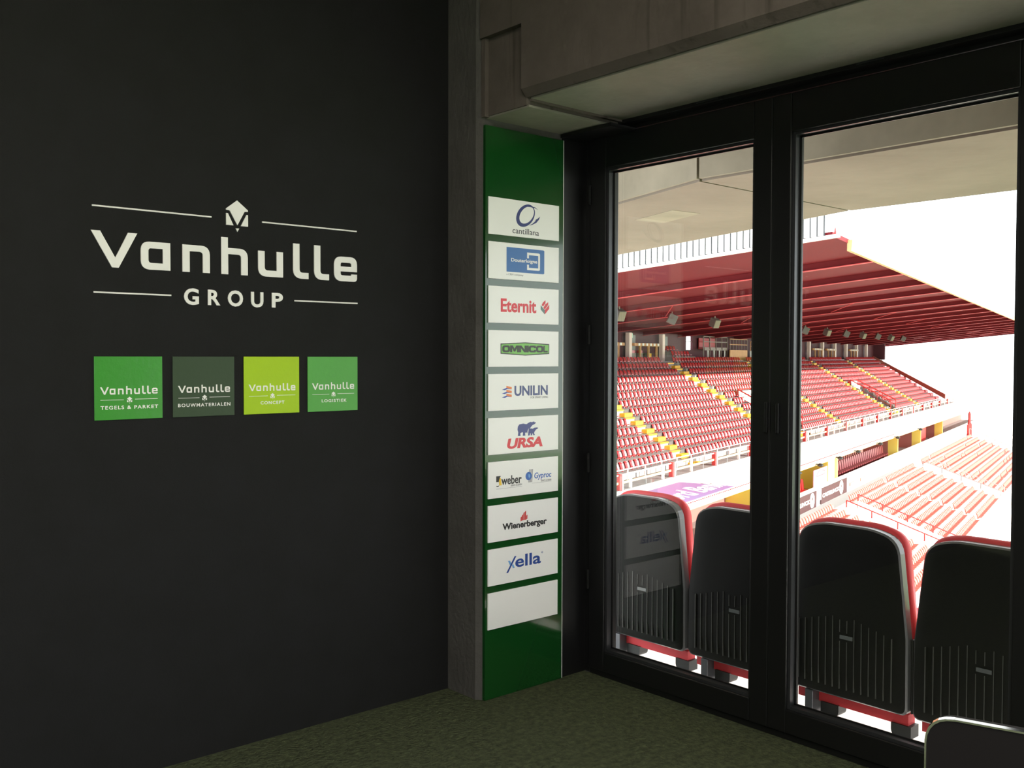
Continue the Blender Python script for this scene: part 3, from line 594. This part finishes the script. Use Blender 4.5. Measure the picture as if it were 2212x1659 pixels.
# loudspeakers under the roof
for i in range(12):
    t = RT0+10.2+i*6.5; L = 20.6; h = RH(L)-.2
    if i == 3: continue
    S_ = Thing('loudspeaker', 'grey box loudspeaker under the stand roof, %s from the left' % ordn(i if i < 3 else i-1), 'loudspeaker', (t, L, h), True, group='loudspeakers hanging in a row under the roof')
    ro = R(30 if i % 2 else -25); ca, sa = math.cos(ro), math.sin(ro)
    def tr(u, v, w, t=t, L=L, h=h, ca=ca, sa=sa): v2, w2 = v*.9-w*.42, v*.42+w*.9; return (t+u*ca-v2*sa, L+u*sa+v2*ca, h-.40+w2)
    prof = rounded([(-.23, -.26, .03), (.23, -.26, .03), (.23, .26, .03), (-.23, .26, .03)], 2)
    S_.part('cabinet', MB().prism([prof], -.22, .22, lambda u, v, w: tr(u, w, v)), 'speaker_grey')
    S_.part('grille', MB().prism([[(x*.9, y_*.9) for x, y_ in prof]], .22, .24, lambda u, v, w: tr(u, -w, v)), 'speaker_face')
    S_.part('bracket', MB().tube((t, L, h), (t, L, h-.2), .04, 6), 'steel')
# back wall with an opening
BW = Thing('stand_back_wall', 'dark plum back wall of the upper stand', kind='structure', org=(90, 29.6, 0), stand=True)
for a, b, z0, z1 in ((T0-4, 73.2, -.4, 2.0), (73.2, 74.6, -.4, .52), (73.2, 74.6, 1.62, 2.0), (74.6, 142.2, -.4, 2.0)): BW.part('wall_panel', B(a, b, 29.5, 29.7, z0, z1), 'back_wall')
BW.part('window_bar', B(73.2, 74.6, 29.55, 29.6, 1.15, 1.2), 'steel'); BW.part('end_return', B(142.0, 142.4, 28.0, 29.7, -.4, 1.9), 'back_wall')
for t in (61.83, 67.6): BW.part('corrugated_panel', B(t+.3, t+1.6, 29.38, 29.5, .1, 1.5), 'corrugated')
BW.part('pale_sign', B(62.1, 62.9, 29.34, 29.38, 1.3, 1.62), 'pale_green')
tt = [61.83, 67.6] + [107.75+i*5.62 for i in range(6)]
for i, t in enumerate(tt):
    sobj('column', B(t-.22, t+.22, 29.0, 29.3, -.36, RH(29.2)-.1), 'post_white', (t, 29.2, -.36), 'pale column at the back of the upper stand, %s from the left' % ordn(i), 'column', 'pale columns along the back wall')
# standing counters
def counter(t0, t1, lab, dark=False):
    K = Thing('standing_counter', lab, 'counter', ((t0+t1)/2, 28.9, -.36), True, group='standing counters behind the top row'); nb = int((t1-t0)/.7)
    K.part('beam', B(t0, t1, 28.85, 29.05, .72, .93), 'wood')
    for i in range(nb): K.part('white_block', B(t0+.55+i*.66, t0+.78+i*.66, 28.78, 28.86, .74, .92), 'white_paint')
    for i in range(max(2, int((t1-t0)/1.42))): K.part('post', B(t0+1.05+i*1.42, t0+1.22+i*1.42, 28.9, 29.02, -.36, .72), 'wood')
counter(62.16, 66.44, 'wooden standing counter with white blocks between the two left columns'); counter(57.2, 60.55, 'wooden standing counter with white blocks at the left edge of the glass')
counter(108.5, 113.0, 'pale standing counter right of the first far column'); counter(114.2, 118.7, 'pale standing counter right of the second far column'); counter(125.4, 130.0, 'pale standing counter right of the fourth far column')
for i, (t, c_) in enumerate(((62.55, 'speaker_face'), (63.75, 'speaker_face'), (65.2, 'corrugated'))):
    K = Thing('equipment_box', 'grey cabinet under the wooden counter, %s from the left' % ORD[i], 'cabinet', (t, 29.2, -.36), True, group='cabinets under the counter')
    K.part('body', B(t-.3, t+.35, 29.1, 29.35, -.36, .22), c_); K.part('cap', B(t-.3, t+.3, 29.12, 29.3, .22, .42) if i < 2 else B(t-.05, t+.3, 29.06, 29.1, -.1, .2), 'seat_red' if i < 2 else 'step_yellow')
# cage, plywood box
CG = Thing('camera_platform', 'steel scaffold platform with mesh guard at the back of the stand', 'platform', (78, 28.9, -.5), True)
for t in (75.4, 76.8, 78.2, 79.6, 80.95): CG.part('pole', B(t-.04, t+.04, 28.85, 28.93, -.5, 1.62), 'steel')
for t in (76.0, 77.4, 78.7, 79.95): CG.part('tall_post', B(t-.06, t+.06, 28.7, 28.78, -.5, .50), 'white_paint')
for t in (75.2, 76.7, 78.0, 79.3, 80.7): CG.part('short_post', B(t-.06, t+.06, 28.6, 28.68, -.5, -.05), 'white_paint')
for h in (1.62, 1.2, .55): CG.part('crossbar', B(75.4, 80.95, 28.86, 28.92, h-.04, h+.04), 'steel')
for t in (75.5, 76.9, 78.3, 79.7): CG.part('kickboard', B(t, t+1.1, 28.83, 28.86, .5, .75), 'steel')
CG.part('red_sheet', B(75.5, 79.4, 29.3, 29.36, .6, 1.5), 'rail_red')
PB = Thing('plywood_enclosure', 'plywood box with a steel mesh cage on top at the back of the stand', 'enclosure', (83.2, 28.9, -.5), True)
PB.part('plywood_sheet', B(80.98, 85.5, 28.6, 28.7, -.5, .56), 'plywood')
for i in range(7): PB.part('mesh_bar', B(81.0+i*.745, 81.06+i*.745, 28.62, 28.68, .56, 1.52), 'steel')
for h in (1.50, 1.03): PB.part('mesh_rail', B(80.98, 85.5, 28.61, 28.69, h-.035, h+.035), 'wood')
PW = Thing('white_enclosure', 'white panel box with a mesh cage beside the plywood enclosure', 'enclosure', (87.5, 28.9, -.5), True)
PW.part('white_sheet', B(86.45, 89, 28.6, 28.7, -.5, .52), 'white_paint')
for i in range(4): PW.part('mesh_bar', B(86.45+i*.8, 86.52+i*.8, 28.62, 28.68, .52, 1.36), 'wood')
PW.part('mesh_rail', B(86.45, 89, 28.61, 28.69, 1.3, 1.37), 'wood'); PW.part('mesh_rail', B(86.45, 89, 28.61, 28.69, .9, .95), 'wood')
# sloping side parapet
sobj('side_parapet', MB().hexa([(137.0, 28.6, -.25), (137.4, 28.6, -.25), (133.4, 18.9, -5.3), (133.0, 18.9, -5.3), (137.0, 28.6, .15), (137.4, 28.6, .15), (133.4, 18.9, -4.7), (133.0, 18.9, -4.7)]), 'stringer', (135, 24, -3), 'brown sloping parapet closing the far end of the upper stand', 'parapet')
# boxes under the canopy
CN = Thing('box_canopy', 'flat white canopy roof over the boxes below the upper stand', 'canopy', (80, 16.3, -6), True)
CN.part('roof_slab', B(24, 140, 14.5, 18.15, -5.98, -5.86), 'canopy_white'); CN.part('eave_beam', B(24, 140, 14.45, 14.62, -6.10, -5.88), 'gutter')
tk = MB()
for i in range(200): tk.box(34+i*.22, 34.07+i*.22, 14.50, 14.54, -5.86, -5.83)
CN.part('eave_clips', tk, 'rail_red', kind='stuff')
BN = Thing('roof_banner', 'pale pink and lilac bank banner with white words lying on the canopy roof', 'banner', (38, 16, -5.86), True)
BN.part('sheet', B(33.4, 42.5, 14.75, 17.4, -5.86, -5.85), 'banner_pink')
BN.part('lettering', text_mb('Record Bank', 34.9, 43.1, 15.15, 16.45, lambda u, v, w: (u, v, -5.85+w), .01, bold=.012, shear=.7), 'white_paint')
sobj('glass_screen', B(36.5, 36.54, 15.9, 18.1, -5.84, -4.98), 'screen_glass', (36.5, 17, -5.84), 'upright glass screen on the canopy roof beside the fence', 'screen')
for i, t in enumerate((50.8, 55.1, 59.6, 64.3, 71.0, 77.2, 87.0)):
    LM = Thing('eave_lamp', 'small black lamp on the canopy edge, %s from the left' % ordn(i), 'lamp', (t, 14.2, -6.05), True, group='black lamps along the canopy edge')
    LM.part('shade', MB().loft([[(t+.17*r_*math.cos(a), 14.2+.17*r_*math.sin(a), -6.05+z) for a in [k*math.pi/4 for k in range(8)]] for r_, z in ((.5, -.09), (1, -.03), (1, .03), (.4, .1))]), 'lamp_black'); LM.part('stem', B(t-.02, t+.02, 14.2, 14.45, -6.04, -5.98), 'lamp_black')
BX = Thing('hospitality_boxes', 'open-fronted hospitality boxes under the canopy with yellow partitions', kind='structure', org=(70, 16, -8), stand=True)
BX.part('rear_wall', B(40, 140, 17.9, 18.1, -9.5, -5.98), 'box_back'); BX.part('floor_slab', B(40, 140, 15.1, 18, -8.4, -8.2), 'terrace'); BX.part('parapet', B(40, 140, 15.02, 15.14, -8.75, -7.68), 'canopy_white')
BX.part('parapet_cap', B(40, 140, 14.95, 15.2, -7.72, -7.64), 'white_paint')
for t in (50.2, 61.05, 63.3, 83.0, 93.5, 106): BX.part('partition', B(t-.09, t+.09, 15.25, 16.0, -8.2, -5.98), 'box_yellow'); BX.part('party_wall', B(t-.09, t+.09, 16.0, 17.9, -8.2, -5.98), 'box_yellow' if t < 62 else 'box_back')
BX.part('yellow_lining', B(45, 61.0, 17.7, 17.88, -7.2, -5.98), 'box_yellow'); BX.part('white_lining', B(61.1, 63.2, 15.4, 15.5, -8.2, -6.2), 'white_paint')
BX.part('red_lining', B(93.7, 104, 16.5, 16.6, -8.2, -6.6), 'rail_red')
bsm = MB().loft([[(x*.9, -.02+dy, .36) for x, dy in ((-.24, 0), (.24, 0), (.24, .07), (-.24, .07))], [(x, .02+dy, .75) for x, dy in ((-.24, 0), (.24, 0), (.24, .07), (-.24, .07))], [(x, .06+dy, 1.0) for x, dy in ((-.2, 0), (.2, 0), (.2, .07), (-.2, .07))]]).box(-.24, .24, -.42, .02, .30, .40).box(-.05, .05, -.15, 0, 0, .3)
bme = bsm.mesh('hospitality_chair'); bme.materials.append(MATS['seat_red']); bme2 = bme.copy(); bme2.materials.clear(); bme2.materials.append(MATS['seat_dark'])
for i, t in enumerate([53.0+.62*k for k in range(7)]):
    o = bpy.data.objects.new('hospitality_chair', bme); COL.objects.link(o); o.location = FS((t+(.7 if i > 2 else 0), 15.8, -8.2)); o.rotation_euler[2] = AZ; tag(o, 'bright red padded box seat left of the pink poster, %s from the left' % ORD[i], 'chair', 'bright red box seats')
for i in range(30):
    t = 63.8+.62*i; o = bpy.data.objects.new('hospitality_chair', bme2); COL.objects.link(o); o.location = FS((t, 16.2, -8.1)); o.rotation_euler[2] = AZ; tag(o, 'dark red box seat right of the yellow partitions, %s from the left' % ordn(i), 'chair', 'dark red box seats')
PO = Thing('pink_poster', 'pale pink square poster standing in the box front', 'poster', (59.1, 15.25, -7.64), True)
PO.part('sheet', B(57.6, 60.7, 15.22, 15.26, -7.66, -6.68), 'pale_pink')
PO.part('cloud_drawing', MB().prism([rounded([(58.2, -7.1, .15), (60.0, -7.1, .2), (60.1, -6.9, .15), (59.6, -6.8, .15), (59.0, -6.74, .2), (58.4, -6.9, .15)]), rounded([(58.25, -7.07, .15), (59.95, -7.07, .2), (60.05, -6.92, .15), (59.57, -6.83, .15), (59.0, -6.77, .2), (58.45, -6.92, .15)])[::-1]], 0, .01, lambda u, v, w: (u, 15.22-w, v)), 'rail_red')
# hoarding
HD = Thing('maroon_hoarding', 'maroon advertising hoarding with white block letters and white oval emblems', 'hoarding', (58, 15, -8.7), True)
def hfn(u, v, w): return (u, 14.94-w, v)
HD.part('board', B(44, 57.2, 14.94, 15.0, -8.72, -7.79), 'hoarding'); HD.part('board', B(58.25, 64.6, 14.94, 15.0, -8.72, -7.79), 'hoarding'); HD.part('white_panel', B(57.2, 58.25, 14.93, 15.0, -8.42, -7.79), 'white_paint')
for te, ts in ((56.25, 51.7), (63.05, 58.5)):
    HD.part('oval', MB().prism([ell(te, -8.24, .46, .43), ell(te+.02, -8.16, .13, .13, 0, 20)[::-1]], 0, .02, hfn), 'white_paint'); HD.part('oval_slit', MB().prism([rect(te-.025, te+.025, -8.66, -8.25)], .02, .03, hfn), 'hoarding')
    HD.part('lettering', text_mb('CASTELINCK', ts, ts+4.05, -8.36, -8.12, hfn, .02, bold=.03), 'white_paint')
HW = Thing('white_hoarding', 'white hoarding with two pale green squares right of the maroon boards', 'hoarding', (80, 15, -8.7), True)
HW.part('board', B(64.62, 121.5, 14.94, 15.0, -8.75, -7.79), 'white_paint')
for a in (65.2, 68.2): HW.part('green_square', B(a, a+1.7, 14.92, 14.94, -8.12, -7.84), 'pale_green'); HW.part('framed_card', B(a+.05, a+1.3, 14.91, 14.94, -8.42, -8.2), 'stringer'); HW.part('card', B(a+.22, a+1.12, 14.90, 14.91, -8.38, -8.24), 'white_paint')
# lower tier
LT = Thing('lower_terracing', 'sunlit pale concrete terracing of the lower stand', kind='structure', org=(70, 11, -10), stand=True)
GW = [(59.6, 62.6), (85.8, 88.4)]; lows = MB()
for k in range(10):
    L, H = 14.3-.75*k, -8.8-.266*k-.36
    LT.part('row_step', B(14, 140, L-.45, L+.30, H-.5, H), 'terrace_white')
    if k == 9: continue
    n0 = int(126/.5)
    for i in range(n0):
        t = 14.2+i*.5
        if any(a-.5 < t < b+.5 for a, b in GW) or t > 121 or (t > 89 and random.random() < .04) or 40 < t < 40.9 or 73.6 < t < 74.6: continue
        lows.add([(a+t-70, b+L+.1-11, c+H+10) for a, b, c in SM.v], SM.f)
o = obj('lower_seats', lows, 'seat_flare_pale'); o.location = FS((70, 11, -10)); o.rotation_euler[2] = AZ; tag(o, 'long rows of red seats, flare paled into their colour, on the lower terracing', 'seats', kind='stuff')  # red seats washed out by flare, put into their base colour
LT.part('front_wall', B(14, 140, 6.95, 7.1, -13.5, -11.4), 'terrace_white')
for gi, (a, b) in enumerate(GW):
    G = Thing('gangway_railing', ('red railing beside the nearer stairway of the lower terracing', 'grey railing beside the farther stairway of the lower terracing')[gi], 'railing', (a, 11, -10), True); mt = 'rail_red' if gi == 0 else 'rail_grey'
    for t in (a, b):
        G.part('rail', MB().tube((t, 13.8, -8.55), (t, 8, -10.62), .035, 6), mt); G.part('kerb', MB().hexa([(t-.1, 13.8, -9.4), (t+.1, 13.8, -9.4), (t+.1, 8, -11.6), (t-.1, 8, -11.6), (t-.1, 13.8, -8.95), (t+.1, 13.8, -8.95), (t+.1, 8, -11.05), (t-.1, 8, -11.05)]), 'terrace_white')
        for q in range(5): s = q/4; G.part('post', MB().tube((t, 13.8-5.8*s, -8.55-2.07*s), (t, 13.8-5.8*s, -9.4-2.07*s), .035, 6), mt)
FP = Thing('far_railing', 'thin grey railing closing the far end of the lower terracing', 'railing', (122, 11, -9), True)
FP.part('rail', MB().tube((122, 14.7, -8.15), (122, 8.5, -10.85), .04, 6), 'rail_grey')
for q in range(8): FP.part('post', MB().tube((122, 14.7-q*.88, -8.15-.383*q), (122, 14.7-q*.88, -9.2-.34*q), .03, 5), 'rail_grey')
sobj('red_mast', MB().loft([[(122.6+r_*math.cos(a), 14.8+r_*math.sin(a), z) for a in [k*math.pi/3 for k in range(6)]] for r_, z in ((.3, -9.1), (.3, -7.7), (.16, -7.5), (.16, -6.5), (.02, -6.2))]), 'rail_red', (122.6, 14.8, -9.1), 'slim red folded flag mast at the far end of the lower stand', 'mast')
sobj('pitch', B(-60, 200, -120, 3, -14.1, -14.0), 'pitch', (60, -50, -14.1), None, None, None, 'structure')
sobj('ground', B(-80, 260, -180, 80, -14.6, -14.15), 'ground', (60, 0, -14.6), None, None, None, 'structure')
sobj('pitch_surround', B(-60, 200, 3, 7.0, -14.1, -13.4), 'ground', (60, 5, -14.1), None, None, None, 'structure')
bpy.context.view_layer.update()
